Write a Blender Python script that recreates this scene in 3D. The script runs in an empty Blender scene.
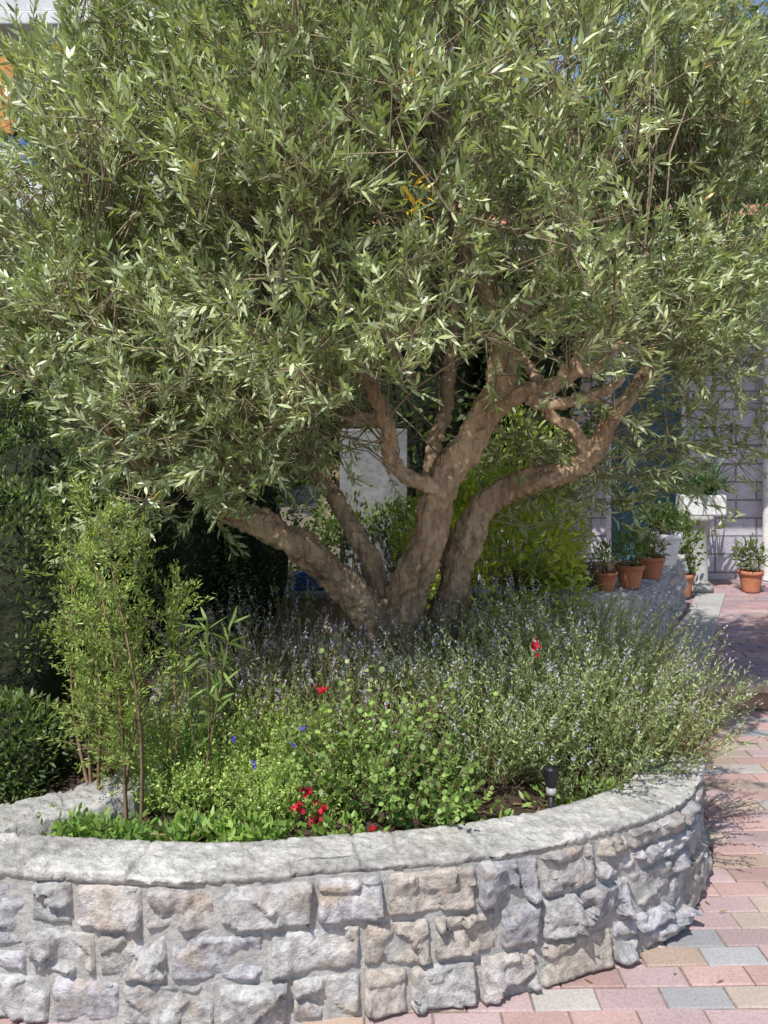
import bpy, math, random
import numpy as np
from mathutils import Vector, noise
random.seed(7); R=np.random.default_rng(7)
sc=bpy.context.scene
# ---------------------------------------------------------------- helpers
def link(o,parent=None):
    sc.collection.objects.link(o)
    if parent: o.parent=parent
    return o
def empty(name,loc=(0,0,0)):
    e=bpy.data.objects.new(name,None); e.location=loc; return link(e)
def pmesh(name,v,f,mat=None,parent=None,smooth=False,col=None):
    m=bpy.data.meshes.new(name); m.from_pydata([tuple(map(float,p)) for p in v],[],f); m.update()
    if mat: m.materials.append(mat)
    if smooth: m.polygons.foreach_set("use_smooth",[True]*len(m.polygons))
    if col is not None:
        a=m.attributes.new("col",'FLOAT_COLOR','POINT')
        c=np.ones((len(v),4),dtype=np.float32); c[:,:3]=np.array(col); a.data.foreach_set("color",c.ravel())
    return link(bpy.data.objects.new(name,m),parent)
def nd(nt,t,**k):
    n=nt.nodes.new(t)
    for a,b in k.items(): setattr(n,a,b)
    return n
def newmat(name):
    m=bpy.data.materials.new(name); m.use_nodes=True; nt=m.node_tree
    return m,nt,nt.nodes["Principled BSDF"],nt.nodes["Material Output"]
def mixc(nt,mode,fac,a,b):
    n=nd(nt,'ShaderNodeMix',data_type='RGBA',blend_type=mode)
    for s,v in ((0,fac),(6,a),(7,b)):
        if isinstance(v,bpy.types.NodeSocket): nt.links.new(v,n.inputs[s])
        elif s==0: n.inputs[0].default_value=v
        else: n.inputs[s].default_value=(*v,1)
    return n.outputs[2]
def tex_noise(nt,scale,detail=6,rough=.6,vec=None,stretch=None):
    n=nd(nt,'ShaderNodeTexNoise'); n.inputs['Scale'].default_value=scale; n.inputs['Detail'].default_value=detail; n.inputs['Roughness'].default_value=rough
    tc=nd(nt,'ShaderNodeTexCoord'); src=tc.outputs['Object']
    if stretch:
        mp=nd(nt,'ShaderNodeMapping'); mp.inputs['Scale'].default_value=stretch; nt.links.new(src,mp.inputs[0]); src=mp.outputs[0]
    nt.links.new(src,n.inputs['Vector']); return n.outputs['Fac']
def ramp(nt,fac,stops):
    r=nd(nt,'ShaderNodeValToRGB'); e=r.color_ramp.elements
    while len(e)<len(stops): e.new(.5)
    for i,(p,c) in enumerate(stops):
        e[i].position=p; e[i].color=(*c,1) if len(c)==3 else c
    nt.links.new(fac,r.inputs[0]); return r.outputs[0]
def bump(nt,b,h,strength,dist):
    n=nd(nt,'ShaderNodeBump'); n.inputs['Strength'].default_value=strength; n.inputs['Distance'].default_value=dist
    nt.links.new(h,n.inputs['Height']); nt.links.new(n.outputs[0],b.inputs['Normal'])
def surf_mat(name,c1,c2,scale=6,rough=.85,bs=.4,bd=.01,fine=60,attr=False,dirt=None,stretch=None,det=6,zmix=None,dark=.72):
    m,nt,b,o=newmat(name)
    f=tex_noise(nt,scale,det,.65,stretch=stretch)
    c=ramp(nt,f,[(.32,c1),(.68,c2)])
    if attr:
        a=nd(nt,'ShaderNodeAttribute',attribute_name="col"); c=mixc(nt,'MULTIPLY',1.0,c,a.outputs['Color'])
    f2=tex_noise(nt,fine,det,.7,stretch=stretch)
    if dirt:
        f3=tex_noise(nt,scale*.45,det,.75); k=ramp(nt,f3,[(.5,(0,0,0)),(.66,(1,1,1))]); c=mixc(nt,'MIX',k,c,dirt)
    if zmix:   # younger, paler bark higher up the limbs
        z0,z1,ca,cb=zmix; tc=nd(nt,'ShaderNodeTexCoord'); sx=nd(nt,'ShaderNodeSeparateXYZ'); nt.links.new(tc.outputs['Object'],sx.inputs[0])
        mr=nd(nt,'ShaderNodeMapRange'); mr.inputs[1].default_value=z0; mr.inputs[2].default_value=z1; nt.links.new(sx.outputs[2],mr.inputs[0])
        n4=tex_noise(nt,7,4,.6); ad=nd(nt,'ShaderNodeMath',operation='MULTIPLY_ADD'); nt.links.new(n4,ad.inputs[0]); ad.inputs[1].default_value=1.3; nt.links.new(mr.outputs[0],ad.inputs[2])
        k=ramp(nt,ad.outputs[0],[(.62,(0,0,0)),(1.0,(.9,.9,.9))]); up=ramp(nt,f,[(.35,ca),(.65,cb)]); c=mixc(nt,'MIX',k,c,up)
    sp=ramp(nt,f2,[(.3,(dark,dark,dark)),(.58,(1.12,1.12,1.12))]); c=mixc(nt,'MULTIPLY',.9,c,sp)
    nt.links.new(c,b.inputs['Base Color']); b.inputs['Roughness'].default_value=rough
    b.inputs['Specular IOR Level'].default_value=.25
    bump(nt,b,f2,bs,bd); return m
def leaf_mat(name,back=(1.5,1.5,1.6),transl=.3,rough=.4,gl=.07,tt=(1.7,1.9,.55)):
    m=bpy.data.materials.new(name); m.use_nodes=True; nt=m.node_tree; nt.nodes.clear(); o=nd(nt,'ShaderNodeOutputMaterial')
    a=nd(nt,'ShaderNodeAttribute',attribute_name="col"); g=nd(nt,'ShaderNodeNewGeometry')
    light=mixc(nt,'MULTIPLY',1.0,a.outputs['Color'],back)
    c=mixc(nt,'MIX',g.outputs['Backfacing'],a.outputs['Color'],light)
    d=nd(nt,'ShaderNodeBsdfDiffuse'); nt.links.new(c,d.inputs[0])
    t=nd(nt,'ShaderNodeBsdfTranslucent'); tcol=mixc(nt,'MULTIPLY',1.0,a.outputs['Color'],tt); nt.links.new(tcol,t.inputs[0])
    mx=nd(nt,'ShaderNodeMixShader'); mx.inputs[0].default_value=transl
    nt.links.new(d.outputs[0],mx.inputs[1]); nt.links.new(t.outputs[0],mx.inputs[2])
    if gl>0:
        gs=nd(nt,'ShaderNodeBsdfGlossy'); gs.inputs['Roughness'].default_value=rough; gs.inputs[0].default_value=(1,1,1,1)
        m2=nd(nt,'ShaderNodeMixShader'); m2.inputs[0].default_value=gl; nt.links.new(mx.outputs[0],m2.inputs[1]); nt.links.new(gs.outputs[0],m2.inputs[2]); mx=m2
    nt.links.new(mx.outputs[0],o.inputs[0]); return m
def plain(name,c,rough=.6,metal=0):
    return surf_mat(name,tuple(x*.85 for x in c),tuple(min(1,x*1.12) for x in c),5,rough,.12,.003,80,det=3)
def norm(a): return a/np.maximum(np.linalg.norm(a,axis=-1,keepdims=True),1e-9)
def rv(n,s=1.): return R.normal(0,s,(n,3))
UP=np.array([0,0,1.])
class Leaves:
    def __init__(s): s.V=[];s.C=[]
    def add(s,P,D,L,W,C,upj=.7,curve=.12,wide=(1.,.8)):
        n=len(P); D=norm(D); L=np.broadcast_to(L,(n,)).reshape(n,1); W=np.broadcast_to(W,(n,)).reshape(n,1)
        side=norm(np.cross(D,UP+rv(n,upj))); nn=np.cross(side,D)
        cv=curve*R.normal(.6,.8,(n,1))*L
        v=np.empty((n,6,3)); h=W/2
        v[:,0]=P; a=P+D*L*.32-nn*cv*.1; b=P+D*L*.68-nn*cv*.45
        v[:,1]=a+side*h*wide[0]; v[:,2]=a-side*h*wide[0]; v[:,3]=b+side*h*wide[1]; v[:,4]=b-side*h*wide[1]; v[:,5]=P+D*L-nn*cv
        s.V.append(v.reshape(-1,3)); s.C.append(np.repeat(np.clip(np.broadcast_to(C,(n,3)),0,1),6,axis=0))
    def build(s,name,mat,parent=None):
        V=np.concatenate(s.V).astype(np.float32); C=np.concatenate(s.C); n=len(V)//6
        m=bpy.data.meshes.new(name); m.vertices.add(n*6); m.vertices.foreach_set("co",V.ravel())
        loc=np.array([0,2,1, 1,2,4,3, 3,4,5]); loops=(np.arange(n)[:,None]*6+loc).ravel()
        m.loops.add(n*10); m.loops.foreach_set("vertex_index",loops.astype(np.int32))
        m.polygons.add(n*3); st=(np.arange(n)[:,None]*10+np.array([0,3,7])).ravel()
        m.polygons.foreach_set("loop_start",st.astype(np.int32)); m.polygons.foreach_set("use_smooth",np.ones(n*3,bool))
        m.update(calc_edges=True)
        a=m.attributes.new("col",'FLOAT_COLOR','POINT'); c=np.ones((n*6,4),np.float32); c[:,:3]=C; a.data.foreach_set("color",c.ravel())
        m.materials.append(mat)
        return link(bpy.data.objects.new(name,m),parent)
class Sticks:
    def __init__(s): s.V=[]
    def add(s,P0,P1,r0,r1):
        n=len(P0); d=norm(P1-P0); x=norm(np.cross(d,np.array([.3,.5,.8]))); y=np.cross(d,x)
        v=np.empty((n,6,3)); r0=np.broadcast_to(r0,(n,)).reshape(n,1); r1=np.broadcast_to(r1,(n,)).reshape(n,1)
        for i in range(3):
            c,q=math.cos(i*2.094),math.sin(i*2.094); o=x*c+y*q; v[:,i]=P0+o*r0; v[:,3+i]=P1+o*r1
        s.V.append(v.reshape(-1,3))
    def build(s,name,mat,parent=None):
        V=np.concatenate(s.V).astype(np.float32); n=len(V)//6
        m=bpy.data.meshes.new(name); m.vertices.add(n*6); m.vertices.foreach_set("co",V.ravel())
        loc=np.array([0,1,4,3,1,2,5,4,2,0,3,5]); m.loops.add(n*12); m.loops.foreach_set("vertex_index",(np.arange(n)[:,None]*6+loc).ravel().astype(np.int32))
        m.polygons.add(n*3); m.polygons.foreach_set("loop_start",(np.arange(n*3)*4).astype(np.int32)); m.polygons.foreach_set("use_smooth",np.ones(n*3,bool)); m.update(calc_edges=True)
        m.materials.append(mat); return link(bpy.data.objects.new(name,m),parent)
def prism(name,q,z0,z1,mat,parent=None,bev=.008):
    n=len(q); v=[(x,y,z0) for x,y in q]+[(x,y,z1) for x,y in q]
    f=[tuple(range(n))[::-1],tuple(range(n,2*n))]+[(i,(i+1)%n,n+(i+1)%n,n+i) for i in range(n)]
    o=pmesh(name,v,f,mat,parent)
    if bev:
        b=o.modifiers.new("b",'BEVEL'); b.width=bev; b.segments=2
    return o
def box(name,x0,x1,y0,y1,z0,z1,mat,parent=None,bev=.008):
    return prism(name,[(x0,y0),(x1,y0),(x1,y1),(x0,y1)],z0,z1,mat,parent,bev)
def lathe(name,prof,loc,mat,parent=None,seg=28):
    v=[];f=[]
    for r,z in prof:
        for i in range(seg):
            a=i*2*math.pi/seg; v.append((loc[0]+r*math.cos(a),loc[1]+r*math.sin(a),loc[2]+z))
    for j in range(len(prof)-1):
        for i in range(seg):
            k=(i+1)%seg; f.append((j*seg+i,j*seg+k,(j+1)*seg+k,(j+1)*seg+i))
    return pmesh(name,v,f,mat,parent,smooth=True)
def catmull(pts,ds=.02):
    pts=[np.array(p,float) for p in pts]; out=[]
    P=[2*pts[0]-pts[1]]+pts+[2*pts[-1]-pts[-2]]
    for i in range(1,len(P)-2):
        n=max(2,int(np.linalg.norm(P[i+1][:3]-P[i][:3])/ds))
        for k in range(n):
            t=k/n; out.append(.5*((2*P[i])+(-P[i-1]+P[i+1])*t+(2*P[i-1]-5*P[i]+4*P[i+1]-P[i+2])*t*t+(-P[i-1]+3*P[i]-3*P[i+1]+P[i+2])*t**3))
    out.append(pts[-1]); return np.array(out)
# ---------------------------------------------------------------- materials
M_stone=surf_mat("wall_stone",(.33,.33,.335),(.60,.59,.58),10,.9,1.0,.016,40,attr=True,dirt=(.46,.38,.31),dark=.6)
M_mortar=surf_mat("mortar",(.32,.315,.305),(.48,.47,.45),14,.95,.8,.01,60)
M_cope=surf_mat("coping_stone",(.40,.395,.385),(.66,.64,.60),8,.9,1.0,.02,30,attr=True,dirt=(.38,.36,.33),dark=.58)
M_paver=surf_mat("paver",(.82,.82,.82),(1.0,1.0,1.0),4,.85,.35,.003,120,attr=True)
M_joint=surf_mat("joint_sand",(.16,.13,.11),(.30,.26,.22),20,.95,.5,.004,90)
M_soil=surf_mat("soil",(.05,.035,.025),(.13,.09,.065),18,.95,1,.02,60)
M_ground=surf_mat("dry_ground",(.13,.11,.08),(.2,.17,.12),.7,.95,.6,.02,20)
M_bark=surf_mat("olive_bark",(.13,.10,.08),(.44,.32,.235),6,.9,1,.04,28,dirt=(.30,.285,.265),stretch=(1,1,.3),zmix=(.75,1.7,(.46,.29,.17),(.78,.56,.37)),dark=.38)
M_twig=plain("twig",(.28,.23,.15),.8)
M_stem=plain("stem_brown",(.24,.16,.10),.8)
M_olive=leaf_mat("olive_leaf",(1.3,1.3,1.6),.26,.42,.05,(1.6,1.8,.7))
M_leaf=leaf_mat("green_leaf",(1.2,1.2,1.1),.35,.5,.03)
M_petal=leaf_mat("petal",(1,1,1),.25,.6,0)
M_conc=surf_mat("concrete",(.32,.31,.3),(.46,.45,.43),3,.9,.4,.005,50)
M_black=plain("black_plastic",(.02,.02,.022),.4)
M_terra=surf_mat("terracotta",(.40,.15,.08),(.52,.22,.12),10,.8,.2,.003,60)
M_white=plain("white_paint",(.72,.72,.7),.6)
# ---------------------------------------------------------------- ground
pmesh("ground",[(-300,-300,-.02),(300,-300,-.02),(300,300,-.02),(-300,300,-.02)],[(0,1,2,3)],M_ground)
def pavers(name,x0,x1,y0,y1,z,rot,palette,w=.19,d=.098,wts=None):
    root=empty(name)
    V=[];F=[];C=[]; ca,sa=math.cos(rot),math.sin(rot); cx,cy=(x0+x1)/2,(y0+y1)/2
    ny=int((y1-y0)/d); nx=int((x1-x0)/w)
    for r in range(ny):
        off=(r%2)*.5*w+random.uniform(-.01,.01)
        for c in range(nx):
            ww=w-.005; dd=d-.005
            ax=x0+c*w+off+random.uniform(-.0015,.0015); ay=y0+r*d+random.uniform(-.0015,.0015); zz=z+random.uniform(-.0025,.0025)
            tx,ty=random.uniform(-.008,.008),random.uniform(-.012,.012)
            b=len(V)
            for (ins,h) in ((0,-.03),(0,-.004),(.004,0)):
                for (u,q) in ((ins,ins),(ww-ins,ins),(ww-ins,dd-ins),(ins,dd-ins)):
                    X,Y=ax+u-cx,ay+q-cy
                    V.append((cx+X*ca-Y*sa,cy+X*sa+Y*ca,zz+h+(u-ww/2)*tx+(q-dd/2)*ty))
            for l in (0,4):
                for k in range(4):
                    k2=(k+1)%4; F.append((b+l+k,b+l+k2,b+l+4+k2,b+l+4+k))
            F.append((b+8,b+9,b+10,b+11))
            p=random.choices(palette,wts)[0]; s=random.uniform(.82,1.12)
            C+= [(p[0]*s,p[1]*s,p[2]*s)]*12
    pmesh("paving_blocks",V,F,M_paver,root,col=C)
    pmesh("joint_bed",[(x0-.1,y0-.1,z-.007),(x1+.1,y0-.1,z-.007),(x1+.1,y1+.02,z-.007),(x0-.1,y1+.02,z-.007)],[(0,1,2,3)],M_joint,root)
    return root
pal=[(.47,.32,.295),(.47,.36,.29),(.37,.365,.375),(.44,.405,.375),(.44,.33,.33),(.46,.38,.325)]
pavers("paved_path",-4.6,5.4,-1.5,5.1,0.0,math.radians(1.2),pal,wts=[6,3,1.8,1.6,4,2.4])
pal2=[(.44,.28,.28),(.42,.31,.33),(.37,.29,.33),(.46,.35,.32)]
pavers("terrace_paving",1.5,6.4,5.36,8.7,.11,0,pal2)
st=empty("stone_step")
box("tread",1.50,6.6,5.16,5.35,.08,.122,surf_mat("step_red",(.42,.30,.24),(.54,.42,.33),5,.8,.3,.004,60),st,.01)
box("riser",1.53,6.6,5.19,5.345,-.02,.078,surf_mat("step_riser",(.30,.17,.13),(.42,.27,.2),6,.85,.3,.004,60),st,.004)
prism("concrete_kerb",[(1.60,5.353),(1.88,5.353),(3.00,7.9),(2.74,7.9)],.0,.128,M_conc,None,.012)
# ---------------------------------------------------------------- stone planter
class Path:
    def __init__(s,pts):
        q=catmull([(a,b,0) for a,b in pts],.01)[:,:2]; s.q=q
        d=np.linalg.norm(np.diff(q,axis=0),axis=1); s.s=np.concatenate([[0],np.cumsum(d)]); s.L=s.s[-1]
    def at(s,t):
        x=np.interp(t,s.s,s.q[:,0]); y=np.interp(t,s.s,s.q[:,1]); e=.03
        dx=np.interp(t+e,s.s,s.q[:,0])-np.interp(t-e,s.s,s.q[:,0]); dy=np.interp(t+e,s.s,s.q[:,1])-np.interp(t-e,s.s,s.q[:,1])
        l=math.hypot(dx,dy) or 1; return x,y,dy/l,-dx/l
def stone_wall(name,pts,z0,h,thick,copeh=.024,cell=.066,res=.0085):
    root=empty(name); P=Path(pts); nr=int(round((h-copeh)/cell)); ch=(h-copeh)/nr; nc=int(P.L/cell)
    occ=[[False]*nc for _ in range(nr)]; V=[];F=[];C=[]
    for c in range(nc):
        for r in range(nr):
            if occ[r][c]: continue
            hh=random.choices([1,2,3],[.4,5,3.4])[0]; hh=min(hh,nr-r)
            if nr-r-hh==1 and random.random()<.85: hh=min(hh+1,nr-r)
            ww=random.choices([2,3,4],[2.4,4,2.4])[0]
            ww=min(ww,nc-c); w2=0
            while w2<ww and not occ[r][c+w2]: w2+=1
            ok=hh
            for k in range(hh):
                if any(occ[r+k][c+i] for i in range(w2)): ok=k; break
            hh=max(ok,1)
            for k in range(hh):
                for i in range(w2): occ[r+k][c+i]=True
            g=random.uniform(.003,.006)
            s0=c*cell+g; s1=(c+w2)*cell-g; a0=z0+r*ch+g; a1=z0+(r+hh)*ch-g
            nu=max(5,int((s1-s0)/res)); nv=max(5,int((a1-a0)/res)); base=len(V)
            seed=random.uniform(0,100); tu,tv=random.uniform(-.1,.1),random.uniform(-.1,.06); bul=random.uniform(.0,.024)
            cs=random.uniform(.86,1.18); tint=random.choice([(1,1,1),(1,1,1),(.98,.98,1.03),(1.04,.99,.97),(1.10,1.0,.90),(.96,.96,1.03)])
            wob=[random.uniform(-.009,.009) for _ in range(6)]; fz=random.uniform(.7,1.5)
            for j in range(nv+1):
                for i in range(nu+1):
                    u=i/nu; v=j/nv
                    s_=s0+(s1-s0)*u+(wob[0]*(1-u)*(v-.5)+wob[1]*u*(v-.5)); z_=a0+(a1-a0)*v+wob[2]*(u-.5)*(1-v)+wob[3]*(u-.5)*v
                    e=min(u*(s1-s0),(1-u)*(s1-s0),v*(a1-a0),(1-v)*(a1-a0))
                    er=.003*noise.noise(Vector((s_*60,z_*60,seed)))
                    k=min(1,max(0,e+er)/.008) if e>1e-6 else 0
                    pv=Vector((s_*9+seed,z_*11,seed))
                    wv=pv+noise.noise_vector(pv*2)*.25
                    dist,pts_=noise.voronoi(wv); cv=pts_[0]; til=noise.noise_vector(cv*5.37+Vector((seed,0,0)))
                    fac=((wv-cv).dot(til))*.06+til.z*.014
                    ns=noise.fractal(Vector((s_*40+seed,z_*40,seed)),1.0,2.1,3)*.0045
                    dep=bul+tu*(u-.5)*.2+tv*(v-.5)*.15+(fac+ns)*fz
                    dep=-.012+k*(.012+max(dep,-.008))
                    if e<1e-6: dep=-.022
                    x,y,nx,ny=P.at(s_); V.append((x+nx*(dep-.008),y+ny*(dep-.008),z_))
                    C.append((cs*tint[0],cs*tint[1],cs*tint[2]))
            for j in range(nv):
                for i in range(nu):
                    q=base+j*(nu+1)+i; F.append((q,q+1,q+nu+2,q+nu+1))
    pmesh("stones",V,F,M_stone,root,smooth=True,col=C)
    n=int(P.L/.02); V=[];F=[]
    for i in range(n+1):
        s_=P.L*i/n; x,y,nx,ny=P.at(s_)
        for j,(d,z) in enumerate([(-.012,z0-.05),(-.012,z0+.12),(-.012,z0+.24),(-.012,z0+h-copeh),(-thick,z0+h-copeh),(-thick,z0-.05)]):
            dd=d+(noise.noise(Vector((s_*25,z*25,3)))*.005+.001 if j<4 else 0)
            V.append((x+nx*dd,y+ny*dd,z))
    for i in range(n):
        for j in range(5): q=i*6+j; F.append((q,q+6,q+7,q+1))
    pmesh("mortar_core",V,F,M_mortar,root,smooth=False)
    joints=[0]; full=[True]
    while joints[-1]<P.L: joints.append(joints[-1]+random.uniform(.10,.30)); full.append(random.random()<.55)
    n=int(P.L/.006); V=[];F=[];C=[]; prof=[(-.03,h-copeh-.006),(-.008,h-copeh-.003),(-.004,h-copeh*.6),(-.002,h-.008),(-.006,h-.001),(-.012,h)]+[(-.020-(thick-.02)*t,h) for t in np.linspace(0,1,22)]+[(-thick-.006,h-.012),(-thick-.008,h-.08)]
    m=len(prof); ji=0; cc=1; sh=0; hz=0; tl=0; c2=1
    for i in range(n+1):
        s_=P.L*i/n
        while ji+1<len(joints) and s_>joints[ji+1]:
            ji+=1; cc=random.uniform(.84,1.12); sh=random.uniform(-.012,.014); hz=random.uniform(-.008,.005); tl=random.uniform(-.05,.05)
            if full[ji]: c2=random.uniform(.88,1.1)
        x,y,nx,ny=P.at(s_)
        for j,(d,z) in enumerate(prof):
            jw=.012*noise.noise(Vector((d*22,joints[ji],4))); j0=abs(s_-joints[ji]-jw); j1=abs(joints[min(ji+1,len(joints)-1)]+jw-s_)
            out=1-min(1,max(0,-d-.07-.02*noise.noise(Vector((s_*9,2,2))))/.03)
            g0=max(0,1-j0/.008)*(1 if full[ji] else out); g1=max(0,1-j1/.008)*(1 if full[min(ji+1,len(full)-1)] else out); gg=max(g0,g1)
            wv=Vector((s_*14,d*18,z*12)); ww_=wv+noise.noise_vector(wv*2)*.3; dist,pts_=noise.voronoi(ww_); til=noise.noise_vector(pts_[0]*5.37)
            nn=((ww_-pts_[0]).dot(til))*.9; n2=noise.fractal(Vector((s_*45,d*50,z*60+9)),1,2.1,3)
            dd=d+sh*(out if d>-.06 else 0)-gg*.006*(j<9)+(nn*.014+n2*.005)*(1 if (j<8 or j>m-4) else .2)
            zz=z0+z+(nn*.012+n2*.005)*(1 if j>2 else .3)+(hz*out+tl*(d+.1)*.3 if j>2 else 0)-gg*(.008 if j>2 else 0)
            V.append((x+nx*dd,y+ny*dd,zz)); c_=(1+(cc-1)*out)*c2*(1-.25*gg); C.append((c_,c_,c_))
    for i in range(n):
        for j in range(m-1): q=i*m+j; F.append((q,q+m,q+m+1,q+1))
    pmesh("coping",V,F,M_cope,root,smooth=True,col=C)
    return P
outer=[(-3.4,2.75),(-2.2,2.58),(-1.05,2.47),(-.49,2.42),(-.18,2.46),(.27,2.545),(.645,2.69),(.96,2.91),(1.13,3.2),(1.19,3.5),(1.17,3.9),(1.03,4.4),(.72,4.82),(.2,5.05),(-.5,5.12)]
PW=stone_wall("stone_planter_wall",outer,0,.42,.2)
stone_wall("garden_wall",[(-1.1,4.3),(-.92,3.6),(-.93,3.12),(-1.2,2.86),(-1.7,2.66),(-2.4,2.78)],.0,.43,.17,res=.014)
poly=[ (x-nx*.1,y-ny*.1) for x,y,nx,ny in (PW.at(PW.L*i/60) for i in range(61))]+[(-3.4,5.15)]
def inside(x,y):
    c=False; j=len(poly)-1
    for i in range(len(poly)):
        xi,yi=poly[i]; xj,yj=poly[j]
        if (yi>y)!=(yj>y) and x<(xj-xi)*(y-yi)/(yj-yi)+xi: c=not c
        j=i
    return c
def soilz(x,y): return .345+.07*math.exp(-((x-.05)**2+(y-3.9)**2)/.6)+.02*noise.noise(Vector((x*5,y*5,0)))
V=[];F=[];idx={}
g=.05
def sv(i,j):
    if (i,j) not in idx:
        x=-3.4+i*g; y=2.4+j*g; idx[(i,j)]=len(V); V.append((x,y,soilz(x,y)+.012*noise.noise(Vector((x*22,y*22,1)))))
    return idx[(i,j)]
for i in range(94):
    for j in range(56):
        if inside(-3.4+(i+.5)*g,2.4+(j+.5)*g): F.append((sv(i,j),sv(i+1,j),sv(i+1,j+1),sv(i,j+1)))
pmesh("planter_soil",V,F,M_soil,None,smooth=True)
# ---------------------------------------------------------------- olive tree
tree=empty("olive_tree")
limbs=[
 [(.10,3.90,.30,.20),(.08,3.90,.42,.16),(.06,3.9,.56,.125),(.06,3.9,.68,.105)],
 [(.03,3.9,.55,.09),(-.02,3.88,.74,.078),(-.09,3.86,.87,.068),(-.23,3.82,1.01,.060),(-.45,3.78,1.18,.055),(-.66,3.74,1.29,.050),(-.9,3.68,1.5,.042),(-1.1,3.6,1.9,.03),(-1.25,3.55,2.35,.018)],
 [(-.62,3.74,1.28,.034),(-.95,3.6,1.47,.026),(-1.2,3.5,1.75,.015)],
 [(.02,3.95,.72,.05),(-.02,3.98,.91,.045),(-.10,4.02,1.10,.041),(-.19,4.08,1.24,.038),(-.33,4.2,1.46,.034),(-.45,4.3,1.8,.026),(-.5,4.4,2.3,.015)],
 [(.07,3.88,.60,.1),(.08,3.85,.86,.082),(.17,3.82,1.11,.071),(.24,3.79,1.37,.067),(.38,3.76,1.60,.06),(.49,3.74,1.79,.052),(.49,3.72,2.05,.043),(.38,3.72,2.27,.034),(.25,3.7,2.6,.024),(.2,3.7,3.0,.015)],
 [(.25,3.79,1.34,.046),(.17,3.72,1.38,.034),(.05,3.66,1.46,.032),(.0,3.62,1.65,.03),(-.09,3.6,1.91,.026),(-.14,3.58,2.13,.022),(-.3,3.5,2.6,.014)],
 [(.0,3.64,1.64,.026),(-.08,3.64,1.67,.022),(-.15,3.64,1.65,.02)],
 [(.44,3.75,1.70,.045),(.56,3.68,1.76,.037),(.68,3.64,1.79,.034),(.80,3.6,1.91,.029),(.86,3.56,2.04,.024),(1.0,3.5,2.3,.014)],
 [(.58,3.68,1.76,.03),(.64,3.62,1.71,.027),(.85,3.58,1.75,.022),(.95,3.55,1.82,.016)],
 [(.72,3.63,1.83,.025),(.84,3.6,1.86,.02),(.93,3.55,1.97,.014)],
 [(.50,3.72,2.0,.03),(.62,3.7,2.2,.024),(.8,3.6,2.6,.015)],
 [(.12,3.95,.50,.09),(.22,3.97,.66,.078),(.30,4.0,.87,.068),(.35,4.0,1.08,.060),(.46,4.0,1.29,.055),(.67,3.98,1.38,.050),(.88,3.95,1.47,.044),(1.0,3.9,1.68,.034),(1.16,3.95,1.88,.026),(1.3,4.2,2.15,.018),(1.5,4.4,2.6,.01)],
 [(.88,3.95,1.48,.03),(.83,3.9,1.60,.026),(.70,3.9,1.70,.023),(.6,4.0,1.95,.018)],
 [(.30,4.0,.95,.045),(.26,4.1,1.17,.04),(.22,4.15,1.42,.036),(.3,4.25,1.8,.028),(.35,4.4,2.4,.016)],
]
V=[];F=[];limbpts=[]; SEG=18
for li,l in enumerate(limbs):
    q=catmull(l,.02); n=len(q); base=len(V)
    wob=np.array([[noise.noise(Vector((i*.11,li*7.,k*3.))) for k in range(3)] for i in range(n)]); q[:,:3]+=wob*.025
    T=norm(np.gradient(q[:,:3],axis=0)); ref=np.array([.2,.95,.1])
    limbpts.append(q[q[:,2]>1.2][:,:3] if (q[:,2]>1.2).any() else q[-1:,:3])
    for i in range(n):
        t=T[i]; a=ref-t*np.dot(ref,t); a/=np.linalg.norm(a); ref=a; b=np.cross(t,a); r=q[i,3]
        kn=1+.22*max(0,noise.noise(Vector((i*.16,li*3.3,1))))
        for k in range(SEG):
            an=k*2*math.pi/SEG; dr=a*math.cos(an)+b*math.sin(an)
            tw=an+i*.025
            rr=r*kn*(1+.10*math.sin(3*tw+li)+.08*math.sin(5*tw+i*.05)+.30*noise.noise(Vector((q[i,0]*9+dr[0],q[i,1]*9+dr[1],q[i,2]*9+dr[2]))))
            V.append(q[i,:3]+dr*rr)
    for i in range(n-1):
        for k in range(SEG):
            k2=(k+1)%SEG; F.append((base+i*SEG+k,base+i*SEG+k2,base+(i+1)*SEG+k2,base+(i+1)*SEG+k))
    F.append(tuple(base+k for k in range(SEG))[::-1]); F.append(tuple(base+(n-1)*SEG+k for k in range(SEG)))
tr=pmesh("trunk",V,F,M_bark,tree,smooth=True)
rm=tr.modifiers.new("r",'REMESH'); rm.mode='VOXEL'; rm.voxel_size=.007; rm.use_smooth_shade=True
tx=bpy.data.textures.new("barkt",'CLOUDS'); tx.noise_scale=.028; tx.noise_depth=4
dm=tr.modifiers.new("d",'DISPLACE'); dm.texture=tx; dm.strength=.036; dm.mid_level=.5; dm.texture_coords='GLOBAL'
LP=np.concatenate(limbpts)
ux=[-2.6,-1.9,-1.5,-1.15,-.75,-.45,-.2,.1,.6,.95,1.3,1.7,2.6]; uz=[1.62,1.60,1.50,1.30,1.30,1.42,1.62,1.84,1.92,1.82,1.64,1.55,1.55]
cl=[]
cen=np.array([.1,4.0,2.6])
tries=0
while len(cl)<1080 and tries<90000:
    tries+=1
    d=norm(R.normal(0,1,3)); rr=R.uniform(.3,1)**.5
    rx=2.35 if d[0]>0 else 2.0
    if d[0]<0 and d[2]>.15: rx=1.58
    p=cen+d*rr*np.array([rx,1.55,1.45])
    zz=np.interp(p[0]*3.9/max(p[1],2.4)*.9,ux,uz)
    zz=1.65+(zz-1.65)*(p[1]/3.9 if zz>1.65 else 1)
    if p[2]<zz+.08 : continue
    if p[0]>.85 and p[1]<3.3+(p[0]-.85)*.9: continue
    nz=noise.noise(Vector(p*1.9))+.6*noise.noise(Vector(p*4.3))
    if nz<(-.26 if p[1]<4 else -.6): continue
    if p[2]>3.5 and p[1]<3.2: continue
    cl.append(p)
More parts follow.
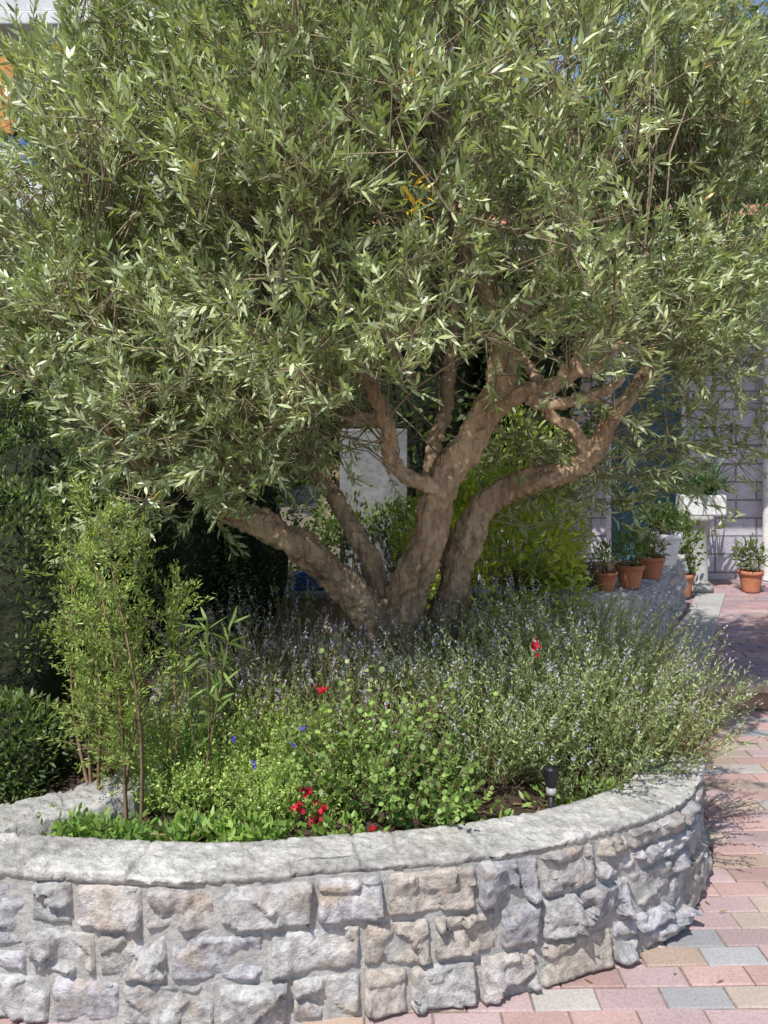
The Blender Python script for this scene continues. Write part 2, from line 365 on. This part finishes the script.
for p in [(-1.05,3.3,1.42),(-.85,3.4,1.36),(-.7,3.5,1.36),(-.55,3.6,1.42),(1.1,4.1,1.42),(1.25,4.2,1.4),(1.45,4.3,1.5),(.95,4.1,1.45),(1.7,4.4,1.5),(1.9,4.5,1.55),(.7,4.3,1.5),(.85,4.2,1.3),(.6,4.2,1.4),(1.15,4.3,1.22),(-.15,4.0,1.68),(-.3,3.7,1.52),(-.4,4.0,1.4),(1.2,3.7,2.1),(1.35,3.9,2.2),(1.25,3.8,2.35),(1.5,4.0,2.3),(1.4,4.0,1.95),(1.1,3.6,2.25),(1.0,4.3,3.6),(1.3,4.4,3.5),(1.6,4.5,3.5),(1.8,4.5,3.3),(1.9,4.6,3.6),(.7,4.3,3.6),(1.5,4.2,3.2),(1.7,4.2,3.0),(1.15,4.0,3.3),(2.0,4.6,3.0)]:
    for _ in range(3): cl.append(np.array(p)+R.normal(0,.09,3)+np.array([0,0,.05]))
cl=np.array(cl); NC=len(cl); K=9
c=np.repeat(cl,K,axis=0)+rv(NC*K,.085); S=len(c)
out=norm((c-cen)/np.array([2,1.7,1.4]))
sd=norm(out*.5+UP*.7+rv(S,.45)); low=(c[:,2]<1.6)[:,None]; sd=norm(np.where(low,sd+np.array([0,0,-.5]),sd))
sl=R.uniform(.10,.23,S)
lv=Leaves(); stx=Sticks()
cb=np.repeat(R.uniform(0,1,(NC,1)),K,axis=0)*.55+R.uniform(0,.45,(S,1))
c1=np.array([.19,.25,.085]); c2=np.array([.50,.54,.28])
scol=c1*(1-cb)+c2*cb
s1=norm(np.cross(sd,rv(S))); s2=np.cross(sd,s1); droop=R.uniform(-.02,.03,S)
NN=9
for k in range(NN):
    t=(k+R.uniform(0,.6,S))/NN; pos=c+sd*(sl*t)[:,None]-UP*(droop*t*t)[:,None]
    ax=s1 if k%2 else s2; spread=np.interp(k/NN,[0,1],[.85,.4])
    for sg in (1,-1):
        D=sd+ax*sg*spread+rv(S,.2); L=R.uniform(.034,.060,S)*np.interp(k/NN,[0,.5,1],[.9,1.05,.8]); keep=R.random(S)<.95
        cc=scol*R.uniform(.6,1.35,(S,1)); yl=R.random(S)<.002; cc[yl]=(.55,.36,.04)
        lv.add(pos[keep],D[keep],L[keep],(L*R.uniform(.19,.26,S))[keep],cc[keep],1.0,.14)
for yp,n in [((.08,2.5,2.28),10),((.06,2.48,2.23),7),((.11,2.5,2.31),6),((1.3,3.7,2.5),6)]:
    lv.add(np.array(yp)+rv(n,.018),rv(n)+UP*.4,.034,.009,np.array([.6,.40,.03])*R.uniform(.7,1.1,(n,1)))
lv.build("crown_leaves",M_olive,tree)
stx.add(c,c+sd*(sl*.9)[:,None],.0022,.001)
for i in range(NC):
    d=np.linalg.norm(LP-cl[i],axis=1); near=np.where(d<d.min()+.35)[0]; j=int(R.choice(near)); a=LP[j]; b=cl[i]; m=(a+b)/2+R.normal(0,.08,3)+np.array([0,0,.05*d[j]])
    q=np.array([a,a*.5+m*.5+R.normal(0,.03,3),m,m*.5+b*.5+R.normal(0,.03,3),b]); r=np.array([.007,.006,.005,.004,.0028])*(.5+.4*min(d[j],1.3))
    stx.add(q[:-1],q[1:],r[:-1],r[1:])
    kk=slice(i*K,(i+1)*K); stx.add(np.repeat(b[None],K,0),c[kk],.0024,.0018)
stx.build("twigs",M_twig,tree)
# ---------------------------------------------------------------- planted things
def fan(root,cen,rad,n,h,spread,per,L,W,col,lean=(0,0,0),tipcol=None,tipn=0,leafspread=.8,mat=None,stemr=.0016,cvar=.2,tipL=.012,tipf=.6,zfn=soilz,col2=None,name="foliage",hmin=.5):
    lv=Leaves(); stx=Sticks(); a=R.uniform(0,2*math.pi,n); r=rad*np.sqrt(R.random(n))
    P=np.stack([cen[0]+r*np.cos(a),cen[1]+r*np.sin(a),np.zeros(n)],1); P[:,2]=[zfn(x,y)-.01 for x,y,_ in P]
    D=norm(np.stack([np.cos(a)*spread*r/rad,np.sin(a)*spread*r/rad,np.ones(n)],1)+rv(n,.17)+np.array(lean)); H=h*R.uniform(hmin,1.08,n)
    bend=norm(rv(n))*np.array([1,1,.3])
    def pt(t): return P+D*(H*t)[:,None]+bend*(H*.12*t*t)[:,None]
    for k in range(4): stx.add(pt(k/4),pt((k+1)/4),stemr*(1.2-k*.18),stemr*(1.2-(k+1)*.18))
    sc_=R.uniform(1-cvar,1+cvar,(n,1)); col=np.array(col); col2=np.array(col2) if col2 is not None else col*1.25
    for k in range(per):
        t=.12+.88*(k+R.random(n))/per
        tt=t[:,None]; pos=P+D*(H[:,None]*tt)+bend*(H[:,None]*.12*tt*tt)
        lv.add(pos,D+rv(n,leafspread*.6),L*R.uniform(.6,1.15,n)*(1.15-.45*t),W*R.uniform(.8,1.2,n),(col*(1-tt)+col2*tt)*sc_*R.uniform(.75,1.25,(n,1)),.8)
    lv.build(name,mat or M_leaf,root); stx.build("stems",M_stem,root)
    if tipcol is not None and tipn:
        fl=Leaves(); sel=R.random(n)<tipf
        for k in range(tipn):
            t=.98+.12*k/tipn; pos=(P+D*(H*t)[:,None]+bend*(H*.12*t*t)[:,None])[sel]; m=len(pos)
            fl.add(pos,D[sel]+rv(m,.9),tipL,tipL*.55,np.array(tipcol)*R.uniform(.7,1.2,(m,1)))
        fl.build("flower_spikes",M_petal,root)
def bush(root,cen,rad,n,L,W,col,col2=None,shell=.5,upb=.35,stems=30,mat=None,zbase=None,lump=3.,name="foliage",bias=1.,amp=.25):
    lv=Leaves(); P=[]; cen=np.array(cen,float); rad=np.array(rad,float); n0=0
    while n0<n:
        m=4000; d=norm(rv(m)); r=R.uniform(shell,1,m)**.6; p=cen+d*r[:,None]*rad
        nz=np.array([noise.noise(Vector(q*lump)) for q in p]); rr=1+amp*nz
        p=cen+(p-cen)*rr[:,None]; k=(nz*1.6+R.random(m))>.25
        if zbase is not None: k&=p[:,2]>zbase
        P.append(p[k]); n0+=k.sum()
    P=np.concatenate(P)[:n]; n=len(P); o=norm((P-cen)/rad); t=R.random((n,1))
    lump2=np.array([.5+.9*noise.noise(Vector(q*6)) for q in P])[:,None]; t=np.clip(t*.5+lump2*.6,0,1)
    cc=np.array(col)*(1-t)+np.array(col2 if col2 is not None else col)*t
    lv.add(P,o*.8*bias+UP*upb+rv(n,.55),L*R.uniform(.55,1.25,n),W*R.uniform(.7,1.2,n),cc*R.uniform(.8,1.2,(n,1)),.8)
    lv.build(name,mat or M_leaf,root)
    if stems:
        s=Sticks(); e=P[R.integers(0,n,stems)]; b=np.array([cen[0],cen[1],(zbase if zbase is not None else cen[2]-rad[2])])+rv(stems,.04)*np.array([1,1,0]); m=(e+b)/2+rv(stems,.03)
        s.add(b,m,.004,.003); s.add(m,e,.003,.0015); s.build("stems",M_stem,root)
    return P
spec=[(.33,3.27,.38),(.68,3.24,.40),(.90,3.34,.42),(.55,3.5,.48),(.85,3.68,.53),(.32,3.6,.46),(1.02,3.52,.44),(.66,3.95,.60),(.98,4.0,.52),(.45,3.85,.52),(.76,3.45,.48)]
for i,(x,y,h) in enumerate(spec):
    k=.85+.3*random.random()
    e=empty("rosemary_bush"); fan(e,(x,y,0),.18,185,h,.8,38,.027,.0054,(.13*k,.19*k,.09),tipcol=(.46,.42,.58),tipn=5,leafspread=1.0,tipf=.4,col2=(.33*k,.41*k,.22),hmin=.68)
e=empty("dry_shrub"); fan(e,(1.06,3.42,0),.09,90,.30,.9,22,.022,.006,(.50,.33,.27),lean=(.25,0,0))
for (x,y,h) in [(-.25,3.55,.38),(-.5,3.75,.45),(-.05,3.42,.34),(-.38,3.95,.5),(-.72,3.9,.45),(-.1,3.72,.38),(-.6,3.55,.36),(.15,3.62,.36)]:
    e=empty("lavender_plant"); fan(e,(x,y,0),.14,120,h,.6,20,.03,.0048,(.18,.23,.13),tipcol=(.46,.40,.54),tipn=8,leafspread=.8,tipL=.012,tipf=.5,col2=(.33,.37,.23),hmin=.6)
for (x,y,rx,h) in [(-.55,3.25,.22,.25),(-.25,3.2,.17,.21),(-.78,3.35,.16,.27),(-.35,3.45,.2,.29),(-.5,3.0,.17,.17),(-.7,3.08,.13,.20),(-.3,2.98,.12,.15)]:
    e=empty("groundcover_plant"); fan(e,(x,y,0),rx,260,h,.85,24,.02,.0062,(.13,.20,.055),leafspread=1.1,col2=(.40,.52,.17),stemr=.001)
e=empty("rose_bush")
for (x,y,rx,h,n) in [(.02,2.98,.12,.34,60),(-.14,3.05,.1,.44,46),(.13,2.92,.1,.24,40),(-.05,3.15,.1,.48,40)]:
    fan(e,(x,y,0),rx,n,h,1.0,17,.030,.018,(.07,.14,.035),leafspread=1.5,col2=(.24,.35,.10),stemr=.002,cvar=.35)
fl=Leaves()
for p in [(-.24,2.80,.50),(-.19,2.78,.46),(-.27,2.83,.43),(-.21,2.80,.41),(-.2,2.90,.78),(.115,2.74,.37),(.54,3.2,.84),(-.03,2.79,.37)]:
    n=15; fl.add(np.array(p)+rv(n,.009),rv(n)+UP*.5-np.array([0,.4,0]),.018,.013,np.array([.62,.03,.07])*R.uniform(.5,1.3,(n,1)),.9,.3)
fl.build("red_flowers",M_petal,e)
fl=Leaves(); e=empty("blue_flowers")
for p in [(-.29,2.9,.60),(-.42,2.92,.53),(-.27,3.0,.62),(-.5,3.0,.58)]:
    n=9; fl.add(np.array(p)+rv(n,.004),rv(n)+UP*.5,.011,.008,np.array([.14,.13,.6])*R.uniform(.7,1.2,(n,1)))
fl.build("petals",M_petal,e)
e=empty("weeds")
for (x,y,n) in [(-.85,2.74,420),(-.6,2.73,420),(-.38,2.74,340),(-.15,2.76,160),(-1.0,2.78,200),(.3,2.85,60),(.62,3.0,100),(.72,3.06,140)]:
    bush(e,(x,y,.365),(.17,.09,.07),n,.032,.013,(.09,.18,.04),(.24,.36,.08),.0,.5,6,zbase=.35,lump=9,amp=.6)
e=empty("feathery_shrub")
s=Sticks(); lv=Leaves()
for (bx,by,tx_,ty,tz) in [(-.80,2.86,-1.02,3.05,1.40),(-.83,2.9,-.86,3.15,1.22),(-.76,2.85,-.90,2.95,1.34),(-.72,2.95,-.74,3.2,1.08),(-1.0,3.1,-1.2,3.3,1.3),(-.95,3.0,-1.05,3.2,1.15),(-.9,2.95,-1.0,3.0,.98)]:
    b=np.array([bx,by,.33]); t_=np.array([tx_,ty,tz]); ks=np.linspace(0,1,11); q=b+(t_-b)*ks[:,None]+np.stack([.03*np.sin(ks*5+bx*9),.02*np.cos(ks*6),0*ks],1)
    r=np.interp(ks,[0,1],[.009,.002]); s.add(q[:-1],q[1:],r[:-1],r[1:])
    nb=60; tt=R.uniform(.22,1,nb); o=b+(t_-b)*tt[:,None]; D=norm(rv(nb,.7)+UP*.9); Lb=R.uniform(.08,.24,nb)*(1.15-.5*tt)
    s.add(o,o+D*Lb[:,None],.0016,.0008)
    bc=R.uniform(.55,1.35,(nb,1))
    for k in range(36):
        u=R.random(nb); lv.add(o+D*(Lb*u)[:,None]+rv(nb,.007),D+rv(nb,.6),.02,.0048,np.array([.25,.33,.09])*bc*R.uniform(.7,1.3,(nb,1)))
s.build("stems",M_stem,e); lv.build("foliage",M_leaf,e)
e=empty("nandina_plant"); s=Sticks(); lv=Leaves()
for (bx,by,tx_,tz) in [(-.62,3.0,-.52,.95),(-.60,3.02,-.70,.88),(-.58,3.0,-.60,.98)]:
    b=np.array([bx,by,.34]); t_=np.array([tx_,by+.05,tz]); s.add(b[None],t_[None],.004,.002)
    n=38; tt=R.uniform(.35,1.05,n); lv.add(b+(t_-b)*tt[:,None],rv(n,.8)+UP*.6,R.uniform(.05,.10,n),.011,np.array([.17,.25,.075])*R.uniform(.7,1.3,(n,1)))
s.build("stems",M_stem,e); lv.build("foliage",M_leaf,e)
e=empty("laurel_bush"); bush(e,(.66,5.65,.74),(.62,.4,.64),4800,.07,.026,(.20,.26,.045),(.52,.54,.10),.35,.45,60,zbase=.02,lump=4)
e=empty("laurel_bush"); bush(e,(.98,6.7,1.0),(.5,.5,.8),3600,.065,.024,(.14,.20,.045),(.38,.42,.10),.35,.4,60,zbase=.02,lump=4)
e=empty("laurel_bush"); bush(e,(-.15,6.75,.62),(.55,.26,.50),2600,.05,.02,(.06,.10,.03),(.16,.22,.06),.3,.4,40,zbase=.02,lump=4)
e=empty("agave_plant"); lv=Leaves(); n=22; b=np.array([1.25,5.25,.42]); a=R.uniform(0,6.28,n)
lv.add(b+rv(n,.02),np.stack([np.cos(a),np.sin(a),R.uniform(.4,2,n)],1),R.uniform(.15,.32,n),.026,np.array([.2,.27,.16])*R.uniform(.7,1.3,(n,1)),.3,.5,(1,.7)); lv.build("blades",M_leaf,e)
lathe("stem_base",[(.0,0),(.06,0),(.05,.3),(.03,.43),(0,.44)],(1.25,5.25,0),M_stem,e,12)
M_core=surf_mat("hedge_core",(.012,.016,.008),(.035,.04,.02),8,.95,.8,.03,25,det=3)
def hedge(name,pts,n,L,W,c1,c2,core=.82):
    root=empty(name)
    for (x,y,z,rx,ry,rz) in pts:
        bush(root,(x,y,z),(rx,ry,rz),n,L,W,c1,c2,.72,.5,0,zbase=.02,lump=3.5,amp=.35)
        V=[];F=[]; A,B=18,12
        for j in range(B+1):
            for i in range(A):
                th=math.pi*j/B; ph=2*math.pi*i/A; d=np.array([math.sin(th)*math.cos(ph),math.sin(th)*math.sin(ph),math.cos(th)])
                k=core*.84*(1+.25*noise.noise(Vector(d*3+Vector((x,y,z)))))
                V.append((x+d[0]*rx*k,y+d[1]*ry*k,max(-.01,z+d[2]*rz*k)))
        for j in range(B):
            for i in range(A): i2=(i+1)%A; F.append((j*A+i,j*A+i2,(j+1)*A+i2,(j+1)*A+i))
        pmesh("dark_core",V,F,M_core,root,smooth=True)  # solid dark core added inside the leaves so the mass reads opaque
hd=[(-2.75,3.6,.85,.65,.5,.95),(-2.15,3.95,.85,.6,.5,.95),(-1.75,4.5,.85,.55,.5,.92),(-1.35,5.05,.85,.55,.5,.95),(-.95,5.55,.82,.5,.45,.88),(-3.5,3.6,.9,.7,.6,1.0),(-1.55,3.6,.72,.44,.38,.68),(-2.1,3.2,.62,.5,.34,.58),(-1.32,3.25,.42,.22,.2,.28),(-2.35,4.8,1.15,.42,.4,1.2),(-1.75,5.35,1.1,.38,.4,1.15),(-1.15,5.95,1.05,.38,.35,1.1)]
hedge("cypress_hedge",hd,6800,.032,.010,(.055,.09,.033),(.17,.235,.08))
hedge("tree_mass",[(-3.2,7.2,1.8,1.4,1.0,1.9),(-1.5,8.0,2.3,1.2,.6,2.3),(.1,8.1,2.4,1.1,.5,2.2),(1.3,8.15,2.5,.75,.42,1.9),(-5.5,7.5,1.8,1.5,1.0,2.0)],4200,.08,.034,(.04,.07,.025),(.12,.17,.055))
hedge("tree_mass",[(-.8,14.5,5.2,2.2,1.6,3.2),(2.2,14.8,5.0,2.6,1.6,3.4),(5.8,14.5,5.6,2.6,1.6,3.6)],3600,.2,.09,(.05,.08,.03),(.14,.19,.06))
for x,y in ((-.8,14.5),(2.2,14.8),(5.8,14.5)): lathe("tree_trunk",[(.25,0),(.2,1),(.16,3)],(x,y,-.02),M_bark,bpy.data.objects["tree_mass.001"],14)
# ---------------------------------------------------------------- things behind the planter
M_gw=surf_mat("weathered_concrete",(.15,.153,.162),(.26,.26,.27),4,.9,.8,.01,18,dirt=(.16,.155,.145))
gw=empty("concrete_wall"); box("panel",-.34,.18,6.9,7.05,-.02,1.58,M_gw,gw,.01); box("plinth",-.4,.24,6.8,7.1,-.02,.55,M_gw,gw,.015)
lw=empty("brick_garden_wall"); box("face",-1.6,1.1,6.2,6.4,-.02,.42,surf_mat("orange_render",(.38,.24,.16),(.48,.32,.22),4,.9,.3,.005,40),lw,.01); box("coping",-1.65,1.15,6.16,6.44,.423,.47,M_conc,lw,.01)
cr=empty("blue_crate"); Mb=plain("blue_plastic",(.05,.12,.45),.4)
for (a,b,c_,d_) in [(-.62,-.34,6.20,6.22),(-.62,-.34,6.38,6.40),(-.62,-.60,6.222,6.378),(-.36,-.34,6.222,6.378)]:
    for k in range(2): box("slat",a,b,c_,d_,.485+k*.05,.52+k*.05,Mb,cr,.003)
for x in (-.615,-.365):
    for y in (6.207,6.375): box("post",x-.006,x+.014,y-.006,y+.012,.472,.58,Mb,cr,0)
box("base",-.60,-.36,6.225,6.375,.473,.49,Mb,cr,.002)
# ---------------------------------------------------------------- low wall by the terrace + pots
stone_wall("terrace_garden_wall",[(1.0,5.58),(1.4,5.58),(1.66,5.78),(1.95,6.3),(2.2,6.8),(2.45,7.3)],.0,.56,.28,res=.014)
pmesh("bed_soil",[(.9,5.7,.5),(1.45,5.75,.5),(2.2,7.3,.5),(.9,7.3,.5)],[(0,1,2,3)],M_soil)
def pot(x,y,z,r,h,mat,plantf=None,name="potted_plant"):
    e=empty(name); prof=[(0,0),(r*.68,0),(r*.7,.01),(r*.9,h*.78),(r*.9,h*.8),(r,h*.8),(r,h),(r*.9,h),(r*.86,h*.9),(0,h*.9)]
    lathe("pot",prof,(x,y,z),mat,e)
    lathe("potting_soil",[(0,h*.915),(r*.86,h*.905)],(x,y,z),M_soil,e)
    if plantf: plantf(e,x,y,z+h*.9)
    return e
pf=lambda c,c2,rr,hh,n,L,W:(lambda e,x,y,z: bush(e,(x,y,z+hh),(rr,rr,hh),n,L,W,c,c2,.1,.6,14,zbase=z))
pot(1.60,5.86,.56,.095,.15,M_terra,pf((.08,.14,.04),(.2,.26,.08),.13,.14,260,.05,.018))
pot(1.84,6.2,.56,.095,.15,M_terra,pf((.10,.14,.05),(.22,.2,.1),.10,.08,160,.045,.018))
pot(1.42,5.75,.56,.07,.12,M_terra,pf((.08,.14,.04),(.16,.22,.08),.1,.11,170,.04,.014))
pot(2.10,6.8,.56,.15,.24,M_white,pf((.05,.09,.03),(.14,.2,.06),.16,.13,280,.06,.022))
pe=empty("plant_pedestal"); lathe("column",[(.0,0),(.14,0),(.14,.05),(.09,.09),(.085,.55),(.12,.62),(.15,.64),(.15,.68),(0,.68)],(2.82,8.1,.115),M_conc,pe)
def spiky(e,x,y,z):
    lv=Leaves(); n=60; a=R.uniform(0,6.28,n); lv.add(np.array([x,y,z])+rv(n,.02),np.stack([np.cos(a),np.sin(a),R.uniform(.4,2.5,n)],1),R.uniform(.22,.42,n),.025,np.array([.07,.12,.06])*R.uniform(.7,1.4,(n,1)),.3,.5); lv.build("blades",M_leaf,e)
tp=empty("spiky_potted_plant"); box("trough",2.66,3.04,7.98,8.22,.80,.98,M_white,tp,.012); spiky(tp,2.76,8.1,.97); spiky(tp,2.92,8.1,.97)
pot(3.28,8.05,.115,.11,.19,M_terra,pf((.07,.11,.04),(.18,.22,.08),.14,.15,330,.055,.02))
pot(2.55,7.75,.13,.12,.2,M_terra,pf((.07,.12,.04),(.16,.22,.07),.2,.3,500,.07,.025))
# ---------------------------------------------------------------- house
h=empty("block_house")
mB,nt,b,o=newmat("house_blocks"); tc=nd(nt,'ShaderNodeTexCoord'); sx=nd(nt,'ShaderNodeSeparateXYZ'); cx=nd(nt,'ShaderNodeCombineXYZ'); nt.links.new(tc.outputs['Object'],sx.inputs[0]); nt.links.new(sx.outputs[0],cx.inputs[0]); nt.links.new(sx.outputs[2],cx.inputs[1])
br=nd(nt,'ShaderNodeTexBrick'); br.inputs['Scale'].default_value=1; br.inputs['Brick Width'].default_value=.40; br.inputs['Row Height'].default_value=.175; br.inputs['Mortar Size'].default_value=.010; br.inputs['Mortar Smooth'].default_value=.3
br.inputs['Color1'].default_value=(.46,.44,.50,1); br.inputs['Color2'].default_value=(.62,.59,.65,1); br.inputs['Mortar'].default_value=(.26,.24,.27,1); nt.links.new(cx.outputs[0],br.inputs[0])
nz=tex_noise(nt,14,8,.7); col=mixc(nt,'MULTIPLY',.7,br.outputs[0],ramp(nt,nz,[(.3,(.65,.65,.65)),(.65,(1.1,1.1,1.1))])); nt.links.new(col,b.inputs['Base Color']); b.inputs['Roughness'].default_value=.9
mt=nd(nt,'ShaderNodeMath',operation='MULTIPLY_ADD'); nt.links.new(br.outputs['Fac'],mt.inputs[0]); mt.inputs[1].default_value=-1; nt.links.new(nz,mt.inputs[2]); bump(nt,b,mt.outputs[0],.8,.015)
dx0,dx1=2.15,2.95
box("wall_left",-.2,dx0,8.7,8.95,-.02,3.0,mB,h,0); box("wall_right",dx1,6.6,8.7,8.95,-.02,3.0,mB,h,0); box("wall_lintel",dx0,dx1,8.7,8.95,2.3,3.0,mB,h,0)
Md=plain("teal_door",(.06,.14,.19),.5)
box("door_panel",dx0+.06,dx1-.06,8.82,8.87,.12,2.24,Md,h,.004)
for z0_,z1_ in ((.25,.85),(.95,1.5),(1.6,2.12)): box("door_inset",dx0+.16,dx1-.16,8.805,8.819,z0_,z1_,Md,h,.006)
box("door_frame_l",dx0+.002,dx0+.058,8.74,8.9,.12,2.298,M_white,h,.004); box("door_frame_r",dx1-.058,dx1-.002,8.74,8.9,.12,2.298,M_white,h,.004); box("door_frame_t",dx0+.06,dx1-.06,8.74,8.9,2.243,2.298,M_white,h,.004)
lathe("door_handle",[(0,0),(.02,0),(.02,.1),(0,.1)],(dx1-.12,8.79,1.05),M_black,h,12)
box("roof_slab",-.5,6.9,7.2,12.4,3.003,3.18,M_conc,h,.01); box("wall_side",6.35,6.6,8.953,12,-.02,3.0,mB,h,0); box("wall_side",-.2,.05,8.953,12,-.02,3.0,mB,h,0)
lathe("porch_post",[(.07,0),(.07,2.88)],(5.4,7.4,.12),M_white,h,20)
lathe("downpipe",[(.04,0),(.04,2.85)],(3.66,8.6,.12),M_white,h,16)
M_roof=surf_mat("roof_tile",(.35,.15,.09),(.5,.25,.15),6,.85,.4,.01,30)
pmesh("tiled_roof",[(-.6,7.1,3.2),(7.0,7.1,3.2),(7.0,9.8,4.0),(-.6,9.8,4.0),(-.6,12.5,3.2),(7,12.5,3.2)],[(0,1,2,3),(3,2,5,4),(0,3,4),(1,5,2)],M_roof,h)
# ---------------------------------------------------------------- apartment building far left
ap=empty("apartment_building"); M_wl=plain("render_white",(.62,.64,.66),.8); M_or=plain("orange_render_wall",(.55,.24,.08),.8); M_gl=plain("blue_shutter",(.06,.14,.42),.35); M_dk=plain("window_dark",(.03,.04,.06),.2)
box("walls",-13,-3.2,14.5,22,0,12,M_wl,ap,.02); box("roof",-13.3,-2.9,14.2,22.3,12.003,12.2,M_roof,ap,.02)
for z in (1.9,4.75,7.5):
    box("balcony_slab",-12.6,-4.55,13.3,14.497,z,z+.2,M_wl,ap,.02)
    for x in (-11.5,-9.3,-7.1,-5.6):
        box("window_frame",x-.65,x+.65,14.44,14.496,z+.55,z+2.0,M_white,ap,.01); box("window_glass",x-.57,x+.57,14.40,14.437,z+.63,z+1.92,M_dk,ap,0)
        box("shutter",x-1.05,x-.68,14.42,14.495,z+.55,z+2.0,M_gl,ap,.01)
    box("balcony_orange_panel",-12.5,-5.5,13.36,13.42,z+1.15,z+2.3,M_or,ap,.01)
    box("balcony_parapet",-12.5,-4.7,13.32,13.38,z+.203,z+.55,M_wl,ap,.01); box("balcony_blue_screen",-12.4,-5.2,13.42,13.46,z+.45,z+1.14,M_gl,ap,.01)
# ---------------------------------------------------------------- garden spotlight
gs=empty("garden_spotlight"); x,y=.535,2.88
lathe("stake",[(0,0),(.006,.03),(.011,.06),(.011,.15),(0,.15)],(x,y,.30),M_black,gs,14)
lathe("collar",[(0,0),(.015,0),(.017,.01),(.015,.022),(0,.023)],(x,y,.452),surf_mat("steel",(.3,.3,.3),(.4,.4,.4),5,.3,.1,.001,50),gs,20)
lathe("lamp_head",[(0,0),(.014,0),(.02,.015),(.022,.045),(.026,.055),(.026,.06),(.0,.066)],(x,y,.477),M_black,gs,20)
e=empty("fallen_leaves"); lv=Leaves(); n=900; X=R.uniform(-1.6,1.1,n); Y=R.uniform(2.6,4.8,n); k=[inside(a,b_) for a,b_ in zip(X,Y)]; X=X[k];Y=Y[k]; n=len(X)
lv.add(np.stack([X,Y,[soilz(a,b_)+.012 for a,b_ in zip(X,Y)]],1),rv(n)*np.array([1,1,.15]),.05,.012,np.array([.25,.19,.11])*R.uniform(.5,1.3,(n,1)),.2)
n=30; X=R.uniform(.6,2.6,n);Y=R.uniform(2.6,5,n); lv.add(np.stack([X,Y,np.full(n,.006)],1),rv(n)*np.array([1,1,.05]),.035,.008,np.array([.3,.22,.12])*R.uniform(.5,1.3,(n,1)),.15); lv.build("leaves",M_leaf,e)
# ---------------------------------------------------------------- light
sun_dir=Vector((-.25,-.51,.82)).normalized()
sd_=bpy.data.lights.new("sun",'SUN'); sd_.energy=5.0; sd_.angle=math.radians(.5); sd_.color=(1,.96,.90)
so=link(bpy.data.objects.new("sun",sd_)); so.rotation_euler=sun_dir.to_track_quat('Z','Y').to_euler(); so.location=(-5,-5,10)
w=bpy.data.worlds.new("World"); sc.world=w; w.use_nodes=True; nt=w.node_tree; bg=nt.nodes['Background']; sk=nt.nodes.new('ShaderNodeTexSky'); sk.sky_type='NISHITA'; sk.sun_disc=False
sk.sun_elevation=math.asin(sun_dir.z); sk.sun_rotation=math.atan2(sun_dir.x,sun_dir.y); nt.links.new(sk.outputs[0],bg.inputs[0]); bg.inputs[1].default_value=.15
cam=bpy.data.cameras.new("camera"); co=link(bpy.data.objects.new("camera",cam)); co.location=(0,0,1.65); co.rotation_euler=(math.radians(90),0,0); cam.lens=31.64; cam.sensor_width=36; cam.shift_y=-.09; cam.clip_end=2000; cam.clip_start=.05
sc.camera=co
sc.view_settings.view_transform='Standard'; sc.view_settings.look='None'; sc.view_settings.exposure=0
